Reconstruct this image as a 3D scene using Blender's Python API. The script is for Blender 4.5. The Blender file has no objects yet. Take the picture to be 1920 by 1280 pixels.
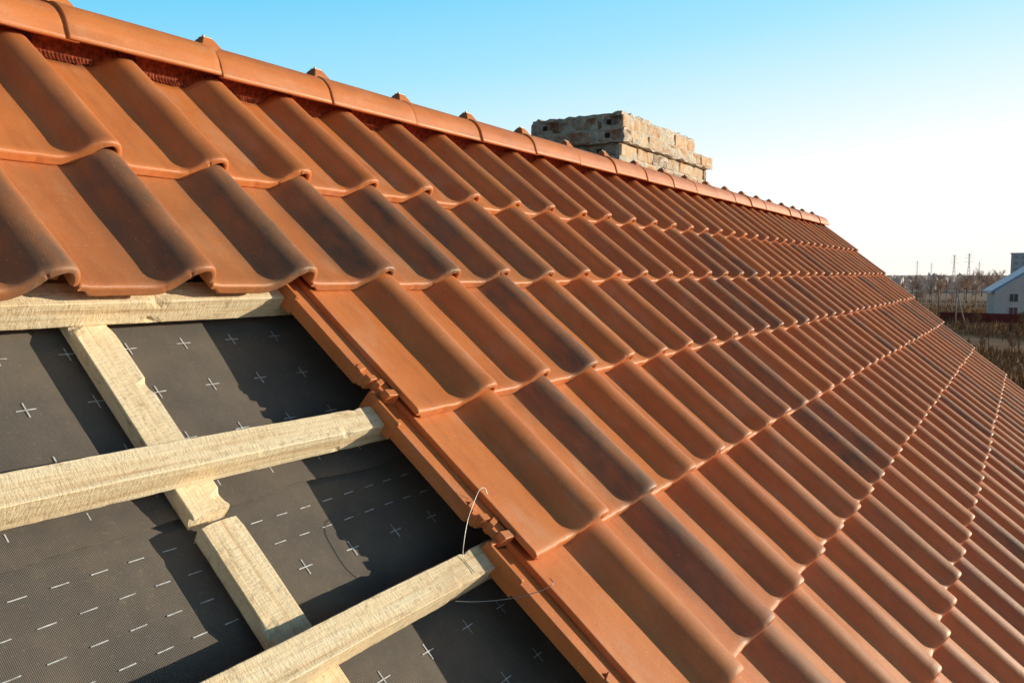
import bpy, bmesh, math, random
from mathutils import Vector, Matrix, noise
random.seed(7)
S=0.76; A=math.radians(41.5); CA,SA=math.cos(A),math.sin(A); Z0=7.93
UW=Vector((0,1,0)); VW=Vector((-CA,0,SA)); NW=Vector((SA,0,CA))
scene=bpy.context.scene; COL=scene.collection
def P(U,V,h): return (UW*U+VW*V+NW*h)*S+Vector((0,0,Z0))
def roofM(U,V,h):
    m=Matrix((UW,VW,NW)).transposed().to_4x4(); m.translation=P(U,V,h); return m
def mkobj(name,me,mats=(),label=None,cat=None,group=None,kind=None,parent=None,matrix=None,smooth=False):
    o=bpy.data.objects.new(name,me); COL.objects.link(o)
    if me is not None:
        for m in mats:
            me.materials.append(m)
        if smooth:
            for p in me.polygons: p.use_smooth=True
    if matrix is not None: o.matrix_world=matrix
    if parent is not None: o.parent=parent
    if label: o["label"]=label
    if cat: o["category"]=cat
    if group: o["group"]=group
    if kind: o["kind"]=kind
    return o
def bm2me(bm,name):
    me=bpy.data.meshes.new(name); bmesh.ops.recalc_face_normals(bm,faces=bm.faces[:]); bm.to_mesh(me); bm.free(); return me
def box(bm,x0,x1,y0,y1,z0,z1,bev=0,mi=0,M=None,seg=1):
    vs=[bm.verts.new((x,y,z)) for z in (z0,z1) for y in (y0,y1) for x in (x0,x1)]
    fs=[(0,2,3,1),(4,5,7,6),(0,1,5,4),(2,6,7,3),(0,4,6,2),(1,3,7,5)]
    F=[bm.faces.new([vs[i] for i in f]) for f in fs]
    for f in F: f.material_index=mi
    if bev:
        es=list({e for f in F for e in f.edges})
        r=bmesh.ops.bevel(bm,geom=es,offset=bev,segments=seg,affect='EDGES',profile=.5)
        vv=set(v for f in r['faces'] for v in f.verts)|set(v for v in vs if v.is_valid)
        for f in r['faces']: f.material_index=mi
    else: vv=set(vs)
    if M is not None:
        for v in vv: v.co=M@v.co
    return list(vv)
def tube(bm,pts,rad,n=6,mi=0):
    rings=[]
    for i,p in enumerate(pts):
        p=Vector(p)
        a=Vector(pts[max(i-1,0)]); b=Vector(pts[min(i+1,len(pts)-1)])
        d=(b-a).normalized(); q=d.to_track_quat('Z','Y'); r=rad[i] if isinstance(rad,(list,tuple)) else rad
        rings.append([bm.verts.new(p+q@Vector((math.cos(k*2*math.pi/n)*r,math.sin(k*2*math.pi/n)*r,0))) for k in range(n)])
    for i in range(len(rings)-1):
        for k in range(n):
            f=bm.faces.new((rings[i][k],rings[i][(k+1)%n],rings[i+1][(k+1)%n],rings[i+1][k])); f.smooth=True; f.material_index=mi
    bm.faces.new(rings[0][::-1]).material_index=mi; bm.faces.new(rings[-1]).material_index=mi

# ---------------- materials
class NT:
    def __init__(s,name):
        s.m=bpy.data.materials.new(name); s.m.use_nodes=True; s.t=s.m.node_tree; s.b=s.t.nodes['Principled BSDF']
        s.tc=s.t.nodes.new('ShaderNodeTexCoord')
    def n(s,ty,**k):
        x=s.t.nodes.new(ty)
        for a,b in k.items(): setattr(x,a,b)
        return x
    def l(s,a,b): s.t.links.new(a,b)
    def noise(s,scale,detail=4,vec=None,sc=(1,1,1),rough=.55,off=None):
        mp=s.n('ShaderNodeMapping'); mp.inputs['Scale'].default_value=sc
        s.l(vec or s.tc.outputs['Object'],mp.inputs['Vector'])
        if off is not None: s.l(off,mp.inputs['Location'])
        x=s.n('ShaderNodeTexNoise'); x.inputs['Scale'].default_value=scale; x.inputs['Detail'].default_value=detail; x.inputs['Roughness'].default_value=rough
        s.l(mp.outputs[0],x.inputs['Vector']); return x.outputs['Fac']
    def ramp(s,f,stops):
        r=s.n('ShaderNodeValToRGB'); s.l(f,r.inputs[0]); e=r.color_ramp.elements
        while len(e)<len(stops): e.new(.5)
        for i,(p,c) in enumerate(stops):
            e[i].position=p; e[i].color=(c[0],c[1],c[2],1) if isinstance(c,(tuple,list)) else (c,c,c,1)
        return r.outputs[0]
    def mix(s,f,a,b,mode='MIX'):
        x=s.n('ShaderNodeMix',data_type='RGBA',blend_type=mode)
        for sk,v in ((x.inputs[0],f),(x.inputs[6],a),(x.inputs[7],b)):
            if isinstance(v,bpy.types.NodeSocket): s.l(v,sk)
            elif isinstance(v,(tuple,list)): sk.default_value=(v[0],v[1],v[2],1)
            else: sk.default_value=v
        return x.outputs[2]
    def math(s,op,a,b=0):
        x=s.n('ShaderNodeMath',operation=op)
        for sk,v in ((x.inputs[0],a),(x.inputs[1],b)):
            if isinstance(v,bpy.types.NodeSocket): s.l(v,sk)
            else: sk.default_value=v
        return x.outputs[0]
    def bump(s,h,st,dist=.002):
        x=s.n('ShaderNodeBump'); x.inputs['Strength'].default_value=st; x.inputs['Distance'].default_value=dist
        s.l(h,x.inputs['Height']); s.l(x.outputs[0],s.b.inputs['Normal'])
    def fin(s,col,rough=.7,spec=.5):
        if isinstance(col,bpy.types.NodeSocket): s.l(col,s.b.inputs['Base Color'])
        else: s.b.inputs['Base Color'].default_value=(*col,1)
        if isinstance(rough,bpy.types.NodeSocket): s.l(rough,s.b.inputs['Roughness'])
        else: s.b.inputs['Roughness'].default_value=rough
        s.b.inputs['Specular IOR Level'].default_value=spec
        return s.m
def plain(name,c,r=.7,var=.25,scale=6,spec=.3,metal=0):
    t=NT(name); f=t.noise(scale,5); d=tuple(x*(1-var) for x in c); e=tuple(min(1,x*(1+var)) for x in c)
    t.b.inputs['Metallic'].default_value=metal
    return t.fin(t.ramp(f,[(.3,d),(.7,e)]),r,spec)

def clay(name,flame=True):
    t=NT(name); oi=t.n('ShaderNodeObjectInfo')
    off=t.n('ShaderNodeCombineXYZ'); 
    for i in range(3): t.l(t.math('MULTIPLY',oi.outputs['Random'],37.0+i*11),off.inputs[i])
    o=off.outputs[0]
    base=t.ramp(oi.outputs['Random'],[(0,(.68,.205,.055)),(.3,(.73,.238,.063)),(.55,(.67,.200,.055)),(.8,(.71,.230,.064)),(1,(.64,.185,.050))])
    big=t.noise(6,6,off=o,rough=.65); base=t.mix(t.ramp(big,[(.36,0),(.72,.65)]),base,(.50,.145,.044))
    streak=t.noise(34,6,sc=(1,.10,1),off=o,rough=.65); base=t.mix(t.ramp(streak,[(.45,0),(.78,.35)]),base,(.76,.33,.13))
    strk2=t.noise(24,6,sc=(1,.16,1),off=o,rough=.7); base=t.mix(t.ramp(strk2,[(.52,0),(.80,.55)]),base,(.34,.125,.055))
    dust=t.noise(9,8,sc=(1,.5,1),off=o,rough=.75); base=t.mix(t.ramp(dust,[(.52,0),(.72,.45)]),base,(.66,.38,.24))
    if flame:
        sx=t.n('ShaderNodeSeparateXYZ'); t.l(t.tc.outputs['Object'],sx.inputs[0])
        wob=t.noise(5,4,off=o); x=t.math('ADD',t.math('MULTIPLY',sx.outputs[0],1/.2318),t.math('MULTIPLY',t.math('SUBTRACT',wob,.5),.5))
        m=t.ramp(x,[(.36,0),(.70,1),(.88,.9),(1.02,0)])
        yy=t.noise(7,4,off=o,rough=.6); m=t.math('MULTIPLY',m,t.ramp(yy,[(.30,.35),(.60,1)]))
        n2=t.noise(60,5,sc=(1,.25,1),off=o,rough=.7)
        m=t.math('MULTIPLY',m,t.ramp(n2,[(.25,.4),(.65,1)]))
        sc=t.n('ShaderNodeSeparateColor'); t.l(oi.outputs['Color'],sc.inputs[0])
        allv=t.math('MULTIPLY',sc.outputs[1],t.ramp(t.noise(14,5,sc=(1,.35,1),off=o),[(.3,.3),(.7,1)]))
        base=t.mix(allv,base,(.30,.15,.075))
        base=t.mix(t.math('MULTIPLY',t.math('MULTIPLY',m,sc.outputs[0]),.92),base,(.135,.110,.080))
    sp=t.noise(380,2,off=o); base=t.mix(t.ramp(sp,[(.60,0),(.70,.5)]),base,(.28,.10,.05))
    sp2=t.noise(190,3,off=o); base=t.mix(t.ramp(sp2,[(.66,0),(.74,.5)]),base,(.85,.58,.40))
    gr=t.noise(500,4,rough=.7); gb=t.noise(22,5,off=o)
    t.bump(t.math('ADD',t.math('MULTIPLY',gr,.6),gb),.3,.003)
    return t.fin(base,t.ramp(dust,[(.3,.37),(.7,.60)]),.5)
M_clay=clay('clay_tile'); M_ridge=clay('clay_ridge',False)
def wood(name):
    t=NT(name); oi=t.n('ShaderNodeObjectInfo'); off=t.n('ShaderNodeCombineXYZ')
    for i in range(3): t.l(t.math('MULTIPLY',oi.outputs['Random'],17.0+i*7),off.inputs[i])
    o=off.outputs[0]
    g=t.noise(85,6,sc=(.03,1,1),off=o,rough=.65); saw=t.noise(260,4,sc=(1,.25,.25),off=o,rough=.7)
    c=t.ramp(g,[(.32,(.68,.47,.27)),(.46,(.90,.71,.46)),(.7,(.96,.83,.60))])
    c=t.mix(t.ramp(saw,[(.45,0),(.7,.4)]),c,(.66,.46,.28))
    st=t.noise(8,8,sc=(.5,1,1),off=o,rough=.75); c=t.mix(t.ramp(st,[(.51,0),(.67,.5)]),c,(.58,.38,.22))
    spk=t.noise(60,7,sc=(.5,1,1),off=o,rough=.85); c=t.mix(t.ramp(spk,[(.55,0),(.63,.65)]),c,(.38,.24,.14))
    v=t.n('ShaderNodeTexVoronoi'); v.inputs['Scale'].default_value=5
    mp=t.n('ShaderNodeMapping'); mp.inputs['Scale'].default_value=(.8,1.3,1.3); t.l(t.tc.outputs['Object'],mp.inputs[0]); t.l(o,mp.inputs['Location']); t.l(mp.outputs[0],v.inputs['Vector'])
    c=t.mix(t.ramp(v.outputs['Distance'],[(.06,.95),(.11,0)]),c,(.32,.15,.07))
    t.bump(t.math('ADD',g,t.math('MULTIPLY',saw,.9)),.75,.003)
    return t.fin(c,.85,.12)
M_wood=wood('sawn_timber')
def membrane():
    t=NT('underlay_fabric')
    w=t.n('ShaderNodeTexWave'); w.inputs['Scale'].default_value=160; w.inputs['Distortion'].default_value=.8
    w2=t.n('ShaderNodeTexWave',bands_direction='Y'); w2.inputs['Scale'].default_value=160; w2.inputs['Distortion'].default_value=.8
    t.l(t.tc.outputs['Object'],w.inputs[0]); t.l(t.tc.outputs['Object'],w2.inputs[0])
    wv=t.math('MULTIPLY',w.outputs['Fac'],w2.outputs['Fac'])
    c=t.mix(wv,(.078,.072,.070),(.42,.355,.30))
    d=t.noise(5,7,rough=.7); c=t.mix(t.ramp(d,[(.4,0),(.75,.45)]),c,(.36,.28,.205))
    d2=t.noise(150,4); c=t.mix(t.ramp(d2,[(.6,0),(.75,.35)]),c,(.42,.34,.26))
    wr=t.noise(6,3,sc=(1,.35,1)); 
    t.bump(t.math('ADD',wv,t.math('MULTIPLY',wr,12)),.6,.003)
    return t.fin(c,.85,.08)
M_mem=membrane()
M_mark=plain('white_print',(.60,.60,.61),.7,.4,120)
M_metal=plain('galvanised_wire',(.42,.41,.40),.4,.15,40,.5,.8)
M_clip=plain('ridge_clip_metal',(.70,.48,.33),.5,.2,60,.4,.2)
M_vent=plain('vent_roll',(.24,.05,.02),.85,.6,90)
M_board=plain('dark_board',(.05,.035,.03),.7)
M_mortar=plain('mortar',(.62,.52,.41),.9,.3,40)
def brickm():
    t=NT('brick'); a=t.n('ShaderNodeVertexColor',layer_name='tint')
    f=t.noise(14,8,rough=.78); f2=t.noise(7,5)
    c=t.mix(t.ramp(f,[(.42,0),(.60,.85)]),a.outputs['Color'],(.76,.65,.52))
    c=t.mix(t.ramp(f2,[(.56,0),(.78,.45)]),c,(.34,.25,.19))
    t.bump(f,.8,.012); return t.fin(c,.9,.2)
M_brick=brickm()
M_hole_shade=plain('brick_hole_shade',(.05,.03,.02),.9)

# ---------------- tile mesh
W=.305*S; L=.454*S; TL=L+.080; HC=.047; SL=.023/L
cp=[(0,.0030),(.10,.0006),(.24,0),(.42,.0000),(.53,.0005),(.585,.0034),(.63,.0110),(.67,.0218),(.712,.0325),(.76,.0402),(.81,.0448),(.865,.0468),(.91,.0457),(.95,.0408),(.98,.0315),(1.0,.019),(1.004,.007)]
def prof():
    out=[]
    for i in range(len(cp)-1):
        p0=cp[max(i-1,0)];p1=cp[i];p2=cp[i+1];p3=cp[min(i+2,len(cp)-1)]
        for k in range(3):
            t=k/3
            q=[.5*((2*p1[j])+(-p0[j]+p2[j])*t+(2*p0[j]-5*p1[j]+4*p2[j]-p3[j])*t*t+(-p0[j]+3*p1[j]-3*p2[j]+p3[j])*t**3) for j in (0,1)]
            out.append((q[0]*W,q[1]))
    out.append((cp[-1][0]*W,cp[-1][1])); return out
PR=prof()
def surf(x):
    for i in range(len(PR)-1):
        if PR[i][0]<=x<=PR[i+1][0]:
            t=(x-PR[i][0])/max(1e-6,PR[i+1][0]-PR[i][0]); return PR[i][1]*(1-t)+PR[i+1][1]*t
    return .0
def tile_mesh(seed):
    bm=bmesh.new(); n=len(PR)
    nor=[]
    for i in range(n):
        a=Vector(PR[max(i-1,0)]); b=Vector(PR[min(i+1,n-1)]); d=(b-a).normalized(); nor.append(Vector((-d.y,d.x)))
    slope=SL
    ys=[(0,.0065,.018),(.0008,.0038,.0205),(.0024,.0016,.0220),(.0052,.0002,.0228),(.012,-.0006,.0228),(.022,-.0004,.0210),(.034,0,.014)]+[(.034+(TL-.034)*k/9,0,.014) for k in range(1,10)]
    rings=[]
    for (y,ins,th) in ys:
        top=[];bot=[]
        for i,(x,z) in enumerate(PR):
            w=noise.noise(Vector((x*9+seed*5,y*6,seed)))*.0014
            fy=y-.004*(z/.05)*(1-min(1,y/.05))+noise.noise(Vector((x*40,seed*3,0)))*.0012*(1-min(1,y/.05))
            if y<.006: fy+=max(0,noise.noise(Vector((x*90,seed*13,y*100)))-.35)*.006
            p=Vector((x,z))-nor[i]*ins
            top.append(bm.verts.new((p.x,fy,p.y-slope*y+w)))
            fx=x/W
            t_=min(th,.011) if x<.020 else th*(1-.45*max(0,min(1,(fx-.68)/.2)))
            q=Vector((x,z))-nor[i]*t_
            if i>n-8: q=Vector((min(q.x,W*1.004-.008),q.y))
            if i<4: q=Vector((max(q.x,0),q.y))
            q.y=max(q.y,-t_)
            if i>n-8: q.y=max(q.y, min(.006,z))
            bot.append(bm.verts.new((q.x,fy,q.y-slope*y+w)))
        rings.append(top+bot[::-1])
    m=len(rings[0])
    for a,b in zip(rings,rings[1:]):
        for k in range(m):
            f=bm.faces.new((a[k],a[(k+1)%m],b[(k+1)%m],b[k])); f.smooth=(k not in (n-1,m-1))
    for ring,fl in ((rings[0],False),(rings[-1],True)):
        for k in range(n-1):
            q=(ring[k],ring[k+1],ring[m-2-k],ring[m-1-k])
            bm.faces.new(q if fl else q[::-1])
    def sb(x0,x1,y0,y1,z0,z1,b=.0008,skew=0):
        for v in box(bm,x0,x1,y0,y1,z0,z1,b): 
            v.co.y+=skew*(v.co.x-x0)
            if y0-.003<v.co.y<y0+.006: v.co.y+=noise.noise(Vector((v.co.x*170,v.co.z*150,seed*7)))*.007
            v.co.z-=slope*v.co.y
    e=lambda:random.uniform(-.005,.005)
    # broad side strip with slim raised lip, stepping inward towards the lower end
    sb(-.044,.002,.112+e(),TL-.010,-.030,-.0085,.0015,-.3)
    sb(-.0450,-.0405,.124+e(),TL-.004,-.034,-.0045)
    sb(-.027,.002,.064+e(),.118,-.026,-.0105,.0012,-.3)
    # chunky angular broken lugs
    sb(-.0455,-.024,.124,.138,-.033,-.0020,.0010,.3)
    sb(-.0380,-.019,.104,.116,-.031,-.0030,.0010,-.25)
    sb(-.0280,-.005,.083,.095,-.028,-.0040,.0010,.3)
    sb(-.0290,-.001,.0560,.071,-.028,-.0015,.0010,-.2)
    # head rim
    sb(-.045,W*.40,TL-.012,TL-.003,-.024,.005,.0015)
    sb(-.0465,-.0380,TL-.090,TL-.001,-.040,.003,.0015)
    sb(-.044,.002,TL-.080,TL-.006,-.040,-.016,.001)
    sb(W*.2,W*.36,TL-.03,TL-.016,-.034,-.013)
    me=bm2me(bm,'clay_tile_mesh')
    return me
tiles=[tile_mesh(i) for i in range(6)]
for me in tiles: me.materials.append(M_clay)
V1=1.612; GV=.454; GU=.305
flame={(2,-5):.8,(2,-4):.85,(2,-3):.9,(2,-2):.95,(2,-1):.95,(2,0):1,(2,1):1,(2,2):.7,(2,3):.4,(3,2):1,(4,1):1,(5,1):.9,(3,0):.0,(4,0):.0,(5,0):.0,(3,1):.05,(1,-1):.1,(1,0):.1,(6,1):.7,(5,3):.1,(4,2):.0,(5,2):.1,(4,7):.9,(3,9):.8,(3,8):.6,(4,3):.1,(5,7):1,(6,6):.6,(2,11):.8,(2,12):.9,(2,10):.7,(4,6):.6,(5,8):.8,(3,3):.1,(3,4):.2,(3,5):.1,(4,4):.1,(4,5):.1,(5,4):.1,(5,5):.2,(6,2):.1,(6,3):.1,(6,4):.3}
for r in range(1,9):
    for c in range(-5 if r<=2 else 0,32):
        rr=random.random
        U=1.805+GU*(c-1)+(.006*c if c<0 else 0)+(rr()-.5)*.006
        V=V1-GV*(r-1)+(rr()-.5)*.013
        me=random.choice(tiles)
        fl=flame.get((r,c)); 
        if fl is None: fl=random.choice([0,0,0,.05,.1,.1,.2,.3,.4,.5,.9]) if r>1 else random.choice([0,.1,.2,.35])
        allv=0.0
        if r==2 and c<=3: allv=.45
        o=mkobj('clay_tile',me,(),None,'roof tile','clay tiles laid in rows on the roof')
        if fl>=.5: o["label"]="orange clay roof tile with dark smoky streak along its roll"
        elif c==0 and r>2: o["label"]="orange clay roof tile with exposed side lock beside bare battens"
        else: o["label"]="orange clay roof tile with rolled crest in a laid row"
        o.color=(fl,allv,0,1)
        m=roofM(U,V,-HC/S)@Matrix.Rotation((rr()-.5)*.018,4,'Z')@Matrix.Rotation((rr()-.5)*.014,4,'Y')
        o.matrix_world=m

# ---------------- ridge
XR=-1.700*S; ZR=1.398*S+Z0; RR=.115*S
def Vridge(h): return (1.700+h*SA)/CA
def ridge_mesh():
    bm=bmesh.new(); Lr=.405; n=26; th=.013
    ys=[(0,-.0010,-.002),(.0010,.0008,-.002),(.004,.0014,0),(.02,.0014,0),(.04,.001,0),(.2,.0000,0),(.36,-.002,0),(Lr-.002,-.003,0),(Lr,-.005,0)]
    rings=[]
    for y,dr,_ in ys:
        t=[];b=[]
        for i in range(n+1):
            a=math.radians(-4+188*i/n)
            r=RR+dr
            fl=.005*max(0,1-min(i,n-i)/2.0)
            t.append(bm.verts.new(((r+fl)*math.cos(a),y,r*math.sin(a)*.98)))
            b.append(bm.verts.new(((r+fl-th)*math.cos(a),y,(r-th)*math.sin(a)*.98)))
        rings.append(t+b[::-1])
    m=len(rings[0])
    for a,b in zip(rings,rings[1:]):
        for k in range(m):
            f=bm.faces.new((a[k],a[(k+1)%m],b[(k+1)%m],b[k])); f.smooth=(k not in (n,m-1))
    for ring in (rings[0],rings[-1]):
        for k in range(n): bm.faces.new((ring[k],ring[k+1],ring[m-2-k],ring[m-1-k]))
    vs=box(bm,-.028,.028,-.010,.052,-.010,.018,.004,seg=2)
    for v in vs:
        k=1-.6*max(0,v.co.z)/.018; v.co.x*=k; v.co.y=.021+(v.co.y-.021)*k; v.co.z+=RR*.98+.003
    return bm2me(bm,'ridge_tile_mesh')
rm=ridge_mesh(); rm.materials.append(M_ridge)
bm=bmesh.new()
vs=box(bm,-.010,.010,.008,.036,RR*.98+.0205,RR*.98+.0235,.001)
vs=box(bm,-.003,.003,.014,.020,RR*.98+.0225,RR*.98+.029,.001)
clipm=bm2me(bm,'ridge_clip_mesh'); clipm.materials.append(M_clip)
pitch=.499*S
k=-6
while True:
    y=1.755*S+pitch*k
    if y>11.25*S-.3: break
    o=mkobj('ridge_tile',rm,(),'orange half-round clay ridge tile capping the roof ridge','ridge tile','clay ridge tiles along the roof ridge')
    o.matrix_world=Matrix.Translation((XR+(random.random()-.5)*.006,y,ZR+(random.random()-.5)*.006))@Matrix.Rotation((random.random()-.5)*.016,4,'Z')@Matrix.Rotation((random.random()-.5)*.012,4,'X')
    cl=mkobj('clip',clipm); cl.parent=o
    k+=1
# vent roll
bm=bmesh.new(); prev=None
u=-.3*S; uend=11.2*S; step=.0042
while u<uend:
    x=(u-(1.805-GU)*S)%W
    V_=2.156; ht=surf(x)-HC-SL*(V_-V1)*S
    cor=.0018 if int(u/step)%2 else -.0018
    rag=noise.noise(Vector((u*14,0,0)))*.018+noise.noise(Vector((u*60,0,5)))*.006
    path=[(2.20*S,.008),(2.185*S,.002),(2.174*S,min(-.004,ht*.5+.002)),(2.160*S,ht+.009),((2.142)*S+rag,ht+.004)]
    ring=[]
    for vv,hh in path:
        ring.append(bm.verts.new(UW*u+VW*(vv)+NW*(hh+cor)+Vector((0,0,Z0))))
    if prev:
        for i in range(4): bm.faces.new((prev[i],ring[i],ring[i+1],prev[i+1]))
    prev=ring; u+=step
mkobj('ridge_vent_strip',bm2me(bm,'vent'),(M_vent,),'pleated red ventilation roll under the ridge tiles','vent strip')

# ---------------- battens
def timber(name,length,w,t,label,M,group,seed,extra_noise=.0012):
    bm=bmesh.new(); N=max(8,int(length/.012)) if length<2.5 else int(length/.03)
    cs=[(-w/2+.0015,-t/2),(w/2-.0015,-t/2),(w/2,-t/2+.0015),(w/2,-t*.17),(w/2,t*.17),(w/2,t/2-.0015),(w/2-.0015,t/2),(w*.17,t/2),(-w*.17,t/2),(-w/2+.0015,t/2),(-w/2,t/2-.0015),(-w/2,t*.17),(-w/2,-t*.17),(-w/2,-t/2+.0015)]
    rings=[]
    for i in range(N+1):
        x=length*i/N; rg=[]
        for j,(a,b) in enumerate(cs):
            nn=noise.noise(Vector((x*6+seed*3,a*30,b*30+seed)))*extra_noise*.7
            n2=noise.noise(Vector((x*70+seed*3,a*160,b*160+seed)))*.0005
            corner=j in (5,6,9,10,2,13)
            chip=0
            if corner:
                cc=noise.noise(Vector((x*22+seed*7,(1 if a>0 else -1)*5,seed)))
                chip=max(0,cc-.30)*.016
            mm=noise.noise(Vector((x*1.5,seed*9,0)))*.003
            xe=x
            if i in (0,N): xe+=noise.noise(Vector((a*300,b*300,seed)))*.012
            sa=1 if a>0 else -1; sb_=1 if b>0 else -1
            rg.append(bm.verts.new((xe,a*(1+nn*22)+mm+n2-sa*chip,b*(1+nn*15)+n2-sb_*chip)))
        rings.append(rg)
    m=len(cs)
    for a,b in zip(rings,rings[1:]):
        for k2 in range(m): bm.faces.new((a[k2],a[(k2+1)%m],b[(k2+1)%m],b[k2]))
    bm.faces.new(rings[0]); bm.faces.new(rings[-1][::-1])
    return mkobj(name,bm2me(bm,name),(M_wood,),label,'timber batten',group,matrix=M)
NB0,NB1,NC1,NM=1.120,1.186,1.222,1.228
bt=(NB1-NB0)*S; bw=.064*S
vb={3:.790,2:1.240,4:.352}
for i in range(0,9):
    vtop=vb.get(i, .788-GV*(i-3))
    if i==0: vtop=2.08
    hm=1-(NB0+NB1)/2
    rot=-.012 if i==3 else (.004 if i==4 else .0)
    M=roofM(-.5,vtop-.032,hm)@Matrix.Rotation(rot,4,'Z')
    if i==3: M=roofM(-.5,vtop-.032+.022,hm)@Matrix.Rotation(rot,4,'Z')
    lab="rough sawn pale timber batten, bare where tiles are missing" if i in(2,3,4) else "rough sawn pale timber batten running under the tiles"
    timber('timber_batten',2.9*S,bw,bt,lab,M,'horizontal roof battens',i+2,.0018)
    timber('timber_batten',8.75*S,bw,bt,"rough sawn pale timber batten running under the tiles",roofM(2.42,vtop-.032,hm),'horizontal roof battens',i+30)
ct=(NC1-NB1)*S; hm=1-(NB1+NC1)/2
def cb(Uc,V0,V1,lab,seed,rot=0):
    M=roofM(Uc,V0,hm)@Matrix.Rotation(math.pi/2+rot,4,'Z')
    timber('counter_batten',(V1-V0)*S,.086*S,ct-.001,lab,M,'counter battens running up the slope',seed,.0018)
cb(.955,.668,2.04,"pale sawn counter batten with splintered lower end on dark membrane",51,.006)
cb(.966,-1.9,.637,"pale sawn counter batten butted below another on dark membrane",52,.004)
for i,Uc in enumerate((.14,1.78,2.6,3.4,4.2,5.0,5.8,6.6,7.4,8.2,9.0,9.8,10.6)):
    cb(Uc,-1.9,2.04,"pale sawn counter batten under the roof covering",60+i)

# ---------------- membranes
def sag(u,v): 
    return noise.noise(Vector((u*2.3,v*2.3,3)))*.006+noise.noise(Vector((u*9,v*4,7)))*.0030-.006
def sheet(name,V0,V1,h,label,crosses,dashes,wavy):
    bm=bmesh.new()
    u0,u1=-1.3*S,11.25*S
    us=[u0+i*.02 for i in range(int((2.3*S-u0)/.02)+1)]; 
    x=us[-1]
    while x<u1: x+=.3; us.append(min(x,u1))
    nv=int((V1-V0)*S/.02); g=[]
    for u in us:
        col=[]
        for j in range(nv+1):
            v=(V0+(V1-V0)*j/nv)*S
            if wavy and j==0: v+=noise.noise(Vector((u*6,0,1)))*.012
            zz=sag(u,v)
            if wavy and j<3: zz+= (.004+max(0,noise.noise(Vector((u*5,4,1))))*.014)*(1-j/3)
            col.append(bm.verts.new((u,v,zz)))
        g.append(col)
    for a,b in zip(g,g[1:]):
        for j in range(nv):
            f=bm.faces.new((a[j],b[j],b[j+1],a[j+1])); f.smooth=True
    def mark(ua,ub,va,vb2):
        n=5; long_u=(ub-ua)>(vb2-va); pts=[]
        for i in range(n+1):
            t=i/n
            if long_u: q=[(ua+(ub-ua)*t,va),(ua+(ub-ua)*t,vb2)]
            else: q=[(ua,va+(vb2-va)*t),(ub,va+(vb2-va)*t)]
            pts.append([bm.verts.new((x,y,sag(x,y)+.0014)) for x,y in q])
        for a,b in zip(pts,pts[1:]):
            f=bm.faces.new((a[0],b[0],b[1],a[1])); f.material_index=1
    for (U,V) in crosses:
        u=U*S; v=V*S; a=.0140; w=.0009
        mark(u-a,u+a,v-w,v+w); mark(u-w,u+w,v-a,v-w*1.01); mark(u-w,u+w,v+w*1.01,v+a)
    for (U,V) in dashes:
        u=U*S; v=V*S; mark(u,u+.022,v-.0008,v+.0008)
    me=bpy.data.meshes.new(name); bm.to_mesh(me); bm.free()
    return mkobj(name,me,(M_mem,M_mark),label,'roofing membrane','overlapping roofing membrane sheets',matrix=roofM(0,0,h))
cu=[(.77+.1365*k,1.147-.1355*j) for k in range(-6,10) for j in range(-3,4) if 1.147-.1355*j>.72]
cl2=[(1.109+.136*k,.512-.1355*j) for k in range(-9,9) for j in range(0,9) if 1.109+.136*k>1.02]
ds=[(.0+.066*k,.642) for k in range(-8,30)]+[(.02+.066*k,.582) for k in range(-8,30)]
ds+=[(.0+.066*k,-.72) for k in range(-8,30)]+[(.01+.066*k,.522) for k in range(-6,14)]+[(.03+.066*k,.468) for k in range(-6,14)]
sheet('roofing_membrane',.690,2.03,1-NM+.002/S,"grey underlay membrane printed with white crosses",cu,[],True)
sheet('roofing_membrane',-1.95,.80,1-NM-.0030/S,"grey underlay membrane with printed crosses and dashed lap lines",cl2,ds,False)

# ---------------- house under the roof
def roofpt(V,h): q=VW*V*S+NW*h*S; return q.x,q.z+Z0
hd=1-NM-.040
hx,hz=roofpt(-1.95,hd); ax,az=roofpt(Vridge(hd),hd)
ay0,ay1=-1.3*S,11.22*S
def prism(bm,y0,y1):
    s=[(hx,hz),(XR,az),(2*XR-hx,hz),(2*XR-hx,hz-.15),(hx,hz-.15)]
    a=[bm.verts.new((x,y0,z)) for x,z in s]; b=[bm.verts.new((x,y1,z)) for x,z in s]
    bm.faces.new(a); bm.faces.new(b[::-1])
    for i in range(5): bm.faces.new((a[i],b[i],b[(i+1)%5],a[(i+1)%5]))
bm=bmesh.new(); prism(bm,ay0,ay1)
house=mkobj('brick_house',None,(),'light brick house carrying the half-tiled pitched roof','house')
M_wall=plain('house_render',(.45,.38,.30),.9)
mkobj('roof_deck',bm2me(bm,'deck'),(M_board,),parent=house)
bm=bmesh.new(); box(bm,2*XR-hx+.3,hx-.3,ay0+.3,ay1-.25,0,hz-.15)
mkobj('wall',bm2me(bm,'wall'),(M_wall,),parent=house)
bm=bmesh.new()
box(bm,-1.95*S,2.18*S,-.012,.012,-.19,-.058)
mkobj('bargeboard',bm2me(bm,'barge'),(M_board,),parent=house,matrix=Matrix.Translation(P(11.27,0,0))@Matrix((VW,UW,NW)).transposed().to_4x4())

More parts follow.
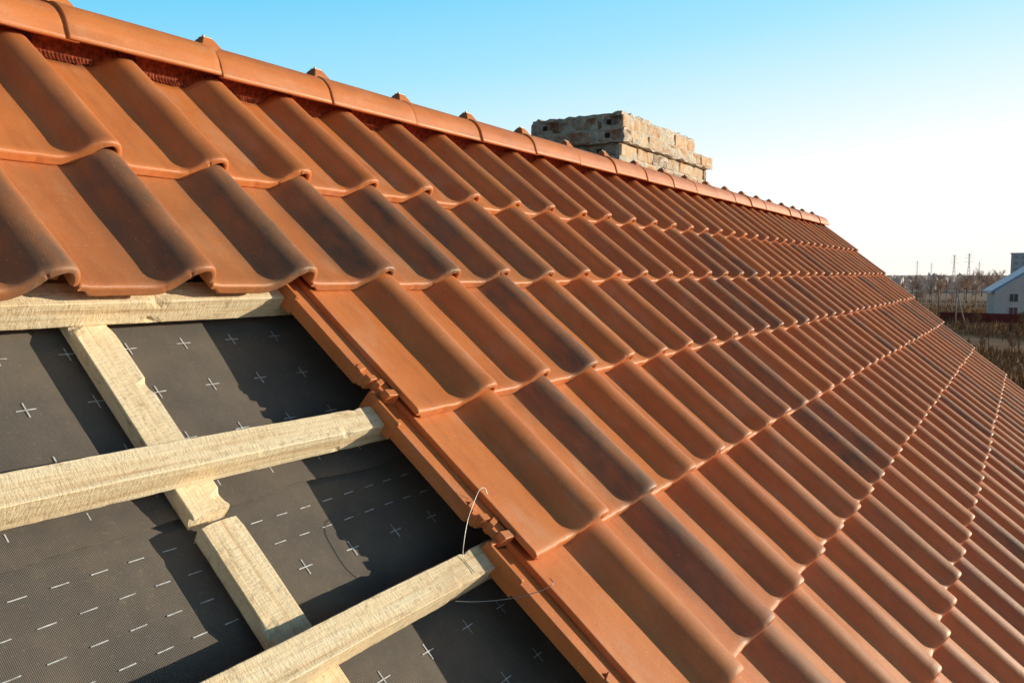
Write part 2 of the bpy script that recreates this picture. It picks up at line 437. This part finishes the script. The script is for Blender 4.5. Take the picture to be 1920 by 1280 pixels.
# ---------------- wires
def wire(pts,label):
    bm=bmesh.new(); pp=[]
    P3=[P(U,V,1-n) for U,V,n in pts]
    for i in range(len(P3)-1):
        p0=P3[max(i-1,0)];p1=P3[i];p2=P3[i+1];p3=P3[min(i+2,len(P3)-1)]
        for k in range(6):
            t=k/6; pp.append(.5*((2*p1)+(-p0+p2)*t+(2*p0-5*p1+4*p2-p3)*t*t+(-p0+3*p1-3*p2+p3)*t**3))
    pp.append(P3[-1]); tube(bm,pp,.0007,6)
    mkobj('fixing_wire',bm2me(bm,'wire'),(M_metal,),label,'wire','tile fixing wires')
wire([(1.505,.435,1.062),(1.500,.450,1.052),(1.478,.450,1.050),(1.445,.432,1.058),(1.410,.405,1.078),(1.380,.372,1.098),(1.368,.350,1.114),(1.367,.335,1.118),(1.368,.305,1.117)],"thin bent galvanised wire looped from tile lock to batten")
wire([(1.32,.285,1.165),(1.345,.262,1.150),(1.375,.238,1.130),(1.405,.212,1.100),(1.44,.192,1.070),(1.470,.186,1.052),(1.480,.200,1.055)],"thin bent galvanised wire hooked under the batten")

# ---------------- chimney
chim=mkobj('brick_chimney',None,(),'weathered pale brick chimney with corbelled top behind the ridge','chimney')
def bricks(name,x0,x1,y0,y1,z0,courses,seed,mort=.012,ch=.086,bl=.25,ragged=False):
    bm=bmesh.new(); lay=bm.loops.layers.color.new('tint'); rnd=random.Random(seed)
    pal=[(.74,.51,.34),(.78,.58,.39),(.71,.47,.31),(.60,.43,.32),(.80,.64,.46),(.54,.41,.33),(.76,.55,.37)]
    for c in range(courses):
        z=z0+c*ch
        for side in range(4):
            horiz=side%2==0
            a0,a1=(y0,y1) if horiz else (x0,x1)
            p=a0+(0 if c%2 else -bl/2)
            if not horiz: p+=.1
            while p<a1-.01:
                s=max(a0,p)+mort/2; e=min(a1,p+bl)-mort/2
                if e-s>.02 and not(ragged and c==courses-1 and rnd.random()<.15):
                    j=lambda:(rnd.random()-.5)*.010
                    d=.10; jj=j()
                    if side==0: b=(x1-d,x1+jj,s,e)
                    elif side==2: b=(x0+jj,x0+d,s,e)
                    elif side==1: b=(s,e,y0+jj,y0+d)
                    else: b=(s,e,y1-d,y1+jj)
                    vs=box(bm,*b,z+mort/2,z+ch-mort/2+j()*.3,.005)
                    for v in vs: v.co+=noise.noise_vector(v.co*25)*.006
                    col=rnd.choice(pal); k3=.85+rnd.random()*.3
                    if side==1: col=(col[0]*.85,col[1]*.76,col[2]*.74)  # camera-facing side: its shade is put into darker brick colours
                    fs={f for v in vs for f in v.link_faces}
                    for f in fs:
                        for lp in f.loops: lp[lay]=(col[0]*k3,col[1]*k3,col[2]*k3,1)
                    if side==1 and rnd.random()<.6 and e-s>.15:
                        mx_=(s+e)/2; hz_=z+ch/2
                        vs=box(bm,mx_-.016,mx_+.016,y0+jj-.008,y0+.02,hz_-.015,hz_+.015,.003,mi=1)  # dark block painted as the shade inside a brick perforation
                p+=bl
    return mkobj(name,bm2me(bm,name),(M_brick,M_hole_shade),parent=chim)
CX1=-1.66; CX0=-2.28; CY0=4.63; CY1=6.20; CT=Z0+.569+.985
zc=CT-.2+.028
bricks('stack',CX0,CX1,CY0,CY1,zc-8*.086,8,3)
bricks('corbel',CX0-.040,CX1+.040,CY0-.040,CY1+.040,zc,1,4)
bricks('crown',CX0-.018,CX1+.018,CY0-.018,CY1-.30,zc+.086,1,5,ragged=True)
bm=bmesh.new()
box(bm,CX0+.003,CX1-.003,CY0+.003,CY1-.003,zc-8*.086,zc)
box(bm,CX0-.036,CX1+.036,CY0-.036,CY1+.036,zc+.001,zc+.088)
box(bm,CX0-.012,CX1+.012,CY0-.012,CY1-.306,zc+.089,zc+.172)
bmesh.ops.subdivide_edges(bm,edges=bm.edges[:],cuts=24,use_grid_fill=True)
for v in bm.verts: v.co+=noise.noise_vector(v.co*18)*.014
mkobj('mortar',bm2me(bm,'mortar'),(M_mortar,),parent=chim)
bm=bmesh.new()
vs=box(bm,CX0-.01,CX1+.01,CY0-.01,CY1-.31,zc+.166,zc+.186)
bmesh.ops.subdivide_edges(bm,edges=bm.edges[:],cuts=24,use_grid_fill=True)
for v in bm.verts:
    v.co+=noise.noise_vector(v.co*22)*.020
mkobj('mortar_cap',bm2me(bm,'cap'),(M_mortar,),parent=chim)

# ---------------- surroundings
CAMX=.663*S
def at(b,D):
    b=math.radians(b); return Vector((CAMX-math.sin(b)*D,math.cos(b)*D,0))
def groundm():
    t=NT('dry_field'); f=t.noise(.04,8,rough=.65); g=t.noise(.6,8,rough=.75)
    c=t.ramp(f,[(.35,(.22,.115,.06)),(.5,(.33,.18,.09)),(.65,(.20,.12,.06))])
    c=t.mix(t.ramp(g,[(.4,0),(.7,.7)]),c,(.40,.23,.12))
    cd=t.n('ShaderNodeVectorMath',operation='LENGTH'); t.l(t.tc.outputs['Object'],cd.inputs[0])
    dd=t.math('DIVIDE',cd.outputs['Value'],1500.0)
    c=t.mix(t.ramp(dd,[(.1,0),(.5,.9)]),c,(.84,.66,.55))  # distance haze painted into the ground colour
    return t.fin(c,.95,.1)
bm=bmesh.new()
R=[0,20,60,100,150,220,350,600,1200,3000,9000]; prev=None
for r in R[1:]:
    ring=[bm.verts.new((r*math.cos(a*math.pi/24),r*math.sin(a*math.pi/24),noise.noise(Vector((r*.01,a*.6,0)))*min(.5,r*.002))) for a in range(48)]
    if prev is None: bm.faces.new(ring)
    else:
        for i in range(48): bm.faces.new((prev[i],ring[i],ring[(i+1)%48],prev[(i+1)%48]))
    prev=ring
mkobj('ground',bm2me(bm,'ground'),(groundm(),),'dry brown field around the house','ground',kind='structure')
def grassm(): 
    t=NT('dry_reeds'); f=t.noise(.3,5); return t.fin(t.ramp(f,[(.3,(.24,.115,.055)),(.5,(.44,.24,.11)),(.7,(.18,.10,.05))]),.9,.1)
bm=bmesh.new(); rg=random.Random(5)
for i in range(28000):
    b=rg.uniform(-6,12); D=60+ (rg.random()**1.3)*230; p=at(b,D)
    cl=noise.noise(Vector((p.x*.08,p.y*.04,0)))
    if cl<-.2: continue
    hh=rg.uniform(.3,.9)*(1+max(0,cl)*2.8); w=rg.uniform(.03,.12)
    d=Vector((rg.uniform(-.3,.3),rg.uniform(-.3,.3),hh)); a=rg.uniform(0,3.14); s=Vector((math.cos(a)*w,math.sin(a)*w,0))
    bm.faces.new([bm.verts.new(p-s),bm.verts.new(p+s),bm.verts.new(p+d)])
me=bpy.data.meshes.new('g'); bm.to_mesh(me); bm.free()
mkobj('dry_grass',me,(grassm(),),'tall dry brown grass and reeds on the field','grass',kind='stuff')
def bark(name,c): return plain(name,c,.9,.3,3,.1)
def tree_meshes(seed,H):
    r=random.Random(seed); tb=bmesh.new(); cb_=bmesh.new()
    tube(tb,[(0,0,-.2),(r.uniform(-.1,.1),0,H*.35),(r.uniform(-.3,.3),r.uniform(-.3,.3),H*.8)],[H*.022,H*.016,H*.005],6)
    for i in range(16):
        z=H*r.uniform(.28,.75); a=r.uniform(0,6.28); ln=H*r.uniform(.18,.36)*(1.15-z/H*.5)
        e=Vector((math.cos(a)*ln*.75,math.sin(a)*ln*.75,z+ln*.75)); s=Vector((0,0,z)); m=(s+e)/2+Vector((0,0,-ln*.07))
        tube(tb,[s,m,e],[H*.008,H*.005,H*.002],4)
        for j in range(34):
            q=s.lerp(e,r.uniform(.3,1.05)); d=Vector((r.gauss(0,1),r.gauss(0,1),r.gauss(.6,.8))).normalized()*H*r.uniform(.04,.13)
            w=Vector((r.gauss(0,1),r.gauss(0,1),0)).normalized()*H*.0045
            cb_.faces.new([cb_.verts.new(q-w),cb_.verts.new(q+w),cb_.verts.new(q+d)])
            for k4 in range(2):
                q2=q+d*r.uniform(.3,.9); d2=Vector((r.gauss(0,1),r.gauss(0,1),r.gauss(.4,1))).normalized()*H*r.uniform(.02,.06)
                cb_.faces.new([cb_.verts.new(q2-w*.7),cb_.verts.new(q2+w*.7),cb_.verts.new(q2+d2)])
    a=bm2me(tb,'trunk'); b=bpy.data.meshes.new('crown'); cb_.to_mesh(b); cb_.free()
    return a,b
MT=bark('bark_near',(.18,.11,.075)); MC=bark('twigs_near',(.30,.17,.10)); MT2=bark('bark_hazed',(.40,.29,.23)); MC2=bark('twigs_hazed',(.54,.38,.30))  # second bark and twig pair is paled, haze put into the colour
tm=[tree_meshes(i,8) for i in range(4)]; tf=[tree_meshes(i+9,8) for i in range(3)]
for a,b in tm: a.materials.append(MT); b.materials.append(MC)
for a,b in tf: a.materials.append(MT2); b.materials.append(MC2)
rt=random.Random(11)
spec=[(6.9,260,.9),(6.2,300,1.1),(5.7,230,.6),(4.7,330,1.2),(4.3,300,1.0),(3.6,280,.9),(2.9,330,1.3),(2.4,360,1.4),(2.0,300,1.2),(1.5,330,1.5),(.6,230,1.0),(-1.5,240,1.2),(3.3,125,.35),(1.9,112,.33),(1.2,120,.3),(.7,100,.3),(2.6,140,.4),(-.5,115,.45),(-3,150,1.1),(9,320,1.1),(11,300,1.2),(1.0,270,1.1),(2.7,260,.9),(3.2,300,1.1),(5.2,290,1.0),(1.7,230,.8),(4.0,240,.6),(.3,112,.3),(2.2,100,.25)]
spec+=[(rt.uniform(-.3,7.5),rt.uniform(220,420),rt.uniform(.5,1.1)) for _ in range(30)]+[(rt.uniform(-.5,3.5),rt.uniform(90,160),rt.uniform(.18,.4)) for _ in range(12)]
for b,D,sc in spec:
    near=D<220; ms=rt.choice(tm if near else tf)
    t=mkobj('tree',None,(),'bare brown leafless tree standing in the dry field','tree','bare trees scattered over the field')
    t.location=at(b,D); t.rotation_euler=(0,0,rt.uniform(0,6)); t.scale=(sc*rt.uniform(.9,1.2),sc,sc*rt.uniform(.9,1.1))
    mkobj('trunk',ms[0],parent=t); mkobj('crown',ms[1],parent=t)
bm=bmesh.new(); rw=random.Random(3)
for i in range(9000):
    b=rw.uniform(-25,75); D=rw.uniform(500,1300); p=at(b,D)
    hh=(4+5*max(0,.5+noise.noise(Vector((b*.9,D*.004,0)))))*rw.uniform(.5,1.15); w=rw.uniform(.8,3)
    a=rw.uniform(0,3.14); s=Vector((math.cos(a)*w,math.sin(a)*w,0)); s2=s*.6
    bm.faces.new([bm.verts.new(p-s2),bm.verts.new(p+s2),bm.verts.new(p+s+Vector((0,0,hh*.7))),bm.verts.new(p+Vector((rw.uniform(-1,1),0,hh))),bm.verts.new(p-s+Vector((0,0,hh*.6)))])
me=bpy.data.meshes.new('w'); bm.to_mesh(me); bm.free()
mkobj('distant_woodland',me,(bark('far_wood_hazed',(.80,.64,.56)),),'hazy leafless woodland along the horizon','woodland',kind='stuff')  # woodland colour paled to stand in for haze
def pylon_mesh(H):
    bm=bmesh.new(); b0,b1=H*.06,H*.012
    def w(z): return b0+(b1-b0)*min(1,z/(H*.75)) if z<H*.75 else b1
    r=.045
    lv=[0,.16,.3,.43,.54,.64,.75,.87,1.0]
    for sx in (-1,1):
        for sy in (-1,1): tube(bm,[(sx*w(H*t),sy*w(H*t),H*t) for t in lv],r*1.4,4)
    for a,b in zip(lv,lv[1:]):
        wa,wb=w(H*a),w(H*b)
        for q in range(4):
            c,s=[(1,1),(-1,1),(-1,-1),(1,-1)][q],[(-1,1),(-1,-1),(1,-1),(1,1)][q]
            tube(bm,[(c[0]*wa,c[1]*wa,H*a),(s[0]*wb,s[1]*wb,H*b)],r,4); tube(bm,[(s[0]*wa,s[1]*wa,H*a),(c[0]*wb,c[1]*wb,H*b)],r,4)
    for z,l in ((.75,.13),(.86,.10),(.96,.07)):
        for sg in (-1,1):
            tube(bm,[(0,0,H*z),(sg*H*l,0,H*z)],r,4); tube(bm,[(0,0,H*(z+.04)),(sg*H*l,0,H*z)],r,4); tube(bm,[(sg*H*l,0,H*z),(sg*H*l,0,H*(z-.04))],r,4)
    return bm2me(bm,'pylon')
M_py=plain('pylon_steel_hazed',(.62,.54,.50),.6)  # steel colour made fainter, with distance haze painted in
pm=pylon_mesh(22); pm.materials.append(M_py)
for b,D,r_ in ((3.95,640,.3),(3.15,600,.3),(2.6,1000,.2),(5.2,1100,.2),(6.0,900,.2)):
    o=mkobj('power_pylon',pm,(),'grey steel lattice power pylon standing in distant fields','pylon','power pylons crossing the fields'); o.location=at(b,D); o.rotation_euler=(0,0,r_)
M_pole=plain('concrete_pole',(.42,.36,.30),.8)
def pole(b,D,H,brace,label):
    bm=bmesh.new(); tube(bm,[(0,0,-.2),(0,0,H)],[.12,.08],8); tube(bm,[(-.8,0,H-.5),(.8,0,H-.5)],.05,6)
    for x in (-.75,-.3,.3,.75): tube(bm,[(x,0,H-.5),(x,0,H-.28)],.04,6)
    if brace: tube(bm,[(1.6,0,-.2),(.05,0,H*.85)],[.11,.08],8)
    o=mkobj('utility_pole',bm2me(bm,'pole'),(M_pole,),label,'utility pole'); o.location=at(b,D); o.rotation_euler=(0,0,.3)
pole(5.1,190,7.0,False,'slim concrete utility pole with crossarm in the field')
pole(3.75,150,6.6,True,'braced concrete utility pole with slanted strut by the fence')
M_white=plain('white_render',(.78,.74,.70),.9,.08,1); M_blue=plain('blue_metal_roof',(.24,.44,.70),.4,.1,2,.5); M_win=plain('window_glass',(.06,.07,.09),.15,.1,2,.6); M_red=plain('red_fence_sheet',(.36,.06,.045),.6,.15,1); M_grey=plain('grey_panel',(.42,.44,.47),.8,.1,1); M_sill=plain('window_frame_white',(.7,.7,.7),.6,.05)
def gable_house(pos,rot,wd,ln,eh,rh,label,wallm,roofm):
    e=mkobj('village_house',None,(),label,'house','village houses beyond the field')
    bm=bmesh.new(); s=[(-wd/2,0),(wd/2,0),(wd/2,eh),(0,eh+rh),(-wd/2,eh)]
    a=[bm.verts.new((x,0,z)) for x,z in s]; b=[bm.verts.new((x,ln,z)) for x,z in s]
    bm.faces.new(a); bm.faces.new(b)
    for i in range(5): bm.faces.new((a[i],b[i],b[(i+1)%5],a[(i+1)%5]))
    mkobj('wall',bm2me(bm,'hw'),(wallm,),parent=e)
    bm=bmesh.new(); k=rh/(wd/2)
    for sg in (-1,1):
        q=[(0,eh+rh+.05),(sg*(wd/2+.7),eh-.7*k+.05),(sg*(wd/2+.7),eh-.7*k+.5),(0,eh+rh+.52)]
        a=[bm.verts.new((x,-.7,z)) for x,z in q]; b=[bm.verts.new((x,ln+.7,z)) for x,z in q]
        bm.faces.new(a); bm.faces.new(b)
        for i in range(4): bm.faces.new((a[i],b[i],b[(i+1)%4],a[(i+1)%4]))
    mkobj('roof',bm2me(bm,'hr'),(roofm,),parent=e)
    for x,z in ((-wd*.28,eh-1.9),(wd*.28,eh-1.9),(-wd*.28,1.0),(wd*.28,1.0),(0,eh+.3)):
        bm=bmesh.new(); box(bm,x-.65,x+.65,-.05,.02,z,z+1.4)
        w_=mkobj('window',bm2me(bm,'wn'),(M_win,),parent=e)
        bm=bmesh.new(); box(bm,x-.75,x-.65,-.09,.02,z-.1,z+1.5); box(bm,x+.65,x+.75,-.09,.02,z-.1,z+1.5); box(bm,x-.65,x+.65,-.09,.02,z+1.4,z+1.5); box(bm,x-.65,x+.65,-.12,.02,z-.1,z); box(bm,x-.04,x+.04,-.09,-.052,z,z+1.4)
        mkobj('frame',bm2me(bm,'fr'),(M_sill,),parent=w_)
    e.location=pos; e.rotation_euler=(0,0,rot)
    return e
gable_house(at(-.55,176),.14,14,12,5.4,4.8,'white rendered house with a steep blue metal roof behind red fence',M_white,M_blue)
gable_house(at(-5.5,200),-.3,10,9,3.2,3.4,'small white house with grey roof beyond the field',M_white,M_grey)
e=mkobj('apartment_block',None,(),'pale grey multi-storey block rising beyond the village','building')
bm=bmesh.new(); box(bm,-14,14,0,14,0,18.5); box(bm,-14.3,14.3,-.3,14.3,18.5,19.1); mkobj('wall',bm2me(bm,'bw'),(plain('hazy_panel',(.66,.64,.66),.8,.05,1),),parent=e)  # haze is put into the block's wall and window colours
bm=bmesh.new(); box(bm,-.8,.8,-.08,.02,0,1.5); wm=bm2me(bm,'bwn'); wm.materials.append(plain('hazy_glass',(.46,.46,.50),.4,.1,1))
for i in range(8):
    for j in range(6):
        w_=mkobj('window',wm,parent=e); w_.location=(-11.8+i*3.4,0,1.2+j*3)
e.location=at(.35,470); e.location.x+=9
e=mkobj('red_fence',None,(),'long dark red sheet metal fence in front of the white house','fence')
p0=at(4.6,165); p1=at(-8,160); dv=(p1-p0); ln=dv.length; ang=math.atan2(dv.y,dv.x)
bm=bmesh.new(); x=0
while x<ln: 
    box(bm,x,x+.18,0,.03,.1,1.75); box(bm,x+.182,x+.28,.03,.05,.1,1.75); x+=.284
mkobj('panel',bm2me(bm,'fp'),(M_red,),parent=e)
bm=bmesh.new(); box(bm,-.05,.05,.06,.14,0,1.85); pmh=bm2me(bm,'fps'); pmh.materials.append(M_pole); x=0
while x<ln:
    q=mkobj('post',pmh,parent=e); q.location=(x,0,0); x+=2.5
e.location=p0; e.rotation_euler=(0,0,ang)

# ---------------- light, sky, camera
sd=(UW*1.30+VW*(-.75)+NW*1.0).normalized()
elev=math.asin(sd.z); az=math.atan2(sd.x,sd.y); print('ELEV',math.degrees(elev),'AZ',math.degrees(az))
sl=bpy.data.lights.new('sun','SUN'); sl.energy=5; sl.angle=math.radians(.5); sl.color=(1,.89,.68)
so=bpy.data.objects.new('sun',sl); COL.objects.link(so); so.rotation_euler=sd.to_track_quat('Z','Y').to_euler(); so.location=(20,20,30)
w=bpy.data.worlds.new('World'); scene.world=w; w.use_nodes=True; nt=w.node_tree
sky=nt.nodes.new('ShaderNodeTexSky'); sky.sky_type='NISHITA'; sky.sun_disc=False; sky.sun_elevation=elev; sky.sun_rotation=az
sky.air_density=1.0; sky.dust_density=.2; sky.ozone_density=3
N=nt.nodes.new; Lk=nt.links.new
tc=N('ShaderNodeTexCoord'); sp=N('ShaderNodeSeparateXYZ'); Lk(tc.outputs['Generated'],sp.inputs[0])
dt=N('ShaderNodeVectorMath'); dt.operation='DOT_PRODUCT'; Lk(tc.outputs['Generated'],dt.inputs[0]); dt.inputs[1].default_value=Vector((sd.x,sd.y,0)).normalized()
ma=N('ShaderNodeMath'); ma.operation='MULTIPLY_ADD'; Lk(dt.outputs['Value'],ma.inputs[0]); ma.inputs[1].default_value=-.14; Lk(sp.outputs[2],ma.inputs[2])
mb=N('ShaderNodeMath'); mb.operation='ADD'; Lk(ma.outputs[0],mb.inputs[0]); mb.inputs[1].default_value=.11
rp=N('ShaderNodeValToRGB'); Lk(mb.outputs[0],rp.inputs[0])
stops=[(0.0,(1.0,.95,.89)),(.06,(1,.99,.97)),(.16,(1.0,1.0,1.0)),(.24,(.70,.92,1.0)),(.32,(.40,.80,1.0)),(.42,(.19,.66,.96)),(.50,(.03,.12,.23)),(.7,(.008,.035,.08))]  # highest stops darkened, out of view, to cut sky fill on shadows
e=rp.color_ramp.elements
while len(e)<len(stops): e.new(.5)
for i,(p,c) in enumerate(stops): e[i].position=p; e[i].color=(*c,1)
# sky opposite the low sun, out of view, dimmed to deepen shadows
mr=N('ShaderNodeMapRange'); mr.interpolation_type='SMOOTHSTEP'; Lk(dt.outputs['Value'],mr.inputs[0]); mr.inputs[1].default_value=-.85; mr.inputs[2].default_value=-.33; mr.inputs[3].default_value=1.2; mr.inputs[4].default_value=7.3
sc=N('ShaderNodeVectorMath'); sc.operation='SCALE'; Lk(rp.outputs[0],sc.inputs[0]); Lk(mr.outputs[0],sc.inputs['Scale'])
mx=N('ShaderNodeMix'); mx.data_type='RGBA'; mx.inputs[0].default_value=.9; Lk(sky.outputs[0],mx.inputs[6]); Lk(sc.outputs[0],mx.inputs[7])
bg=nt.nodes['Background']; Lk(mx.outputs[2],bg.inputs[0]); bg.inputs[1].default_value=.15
cam=bpy.data.cameras.new('camera'); cam.sensor_width=36; cam.lens=28.33; cam.clip_start=.02; cam.clip_end=20000
co=bpy.data.objects.new('camera',cam); COL.objects.link(co); co.location=P(0,0,1)
co.rotation_euler=(math.radians(90-4.75),0,math.radians(32.6)); scene.camera=co
scene.view_settings.view_transform='Standard'; scene.view_settings.look='None'; scene.view_settings.exposure=0
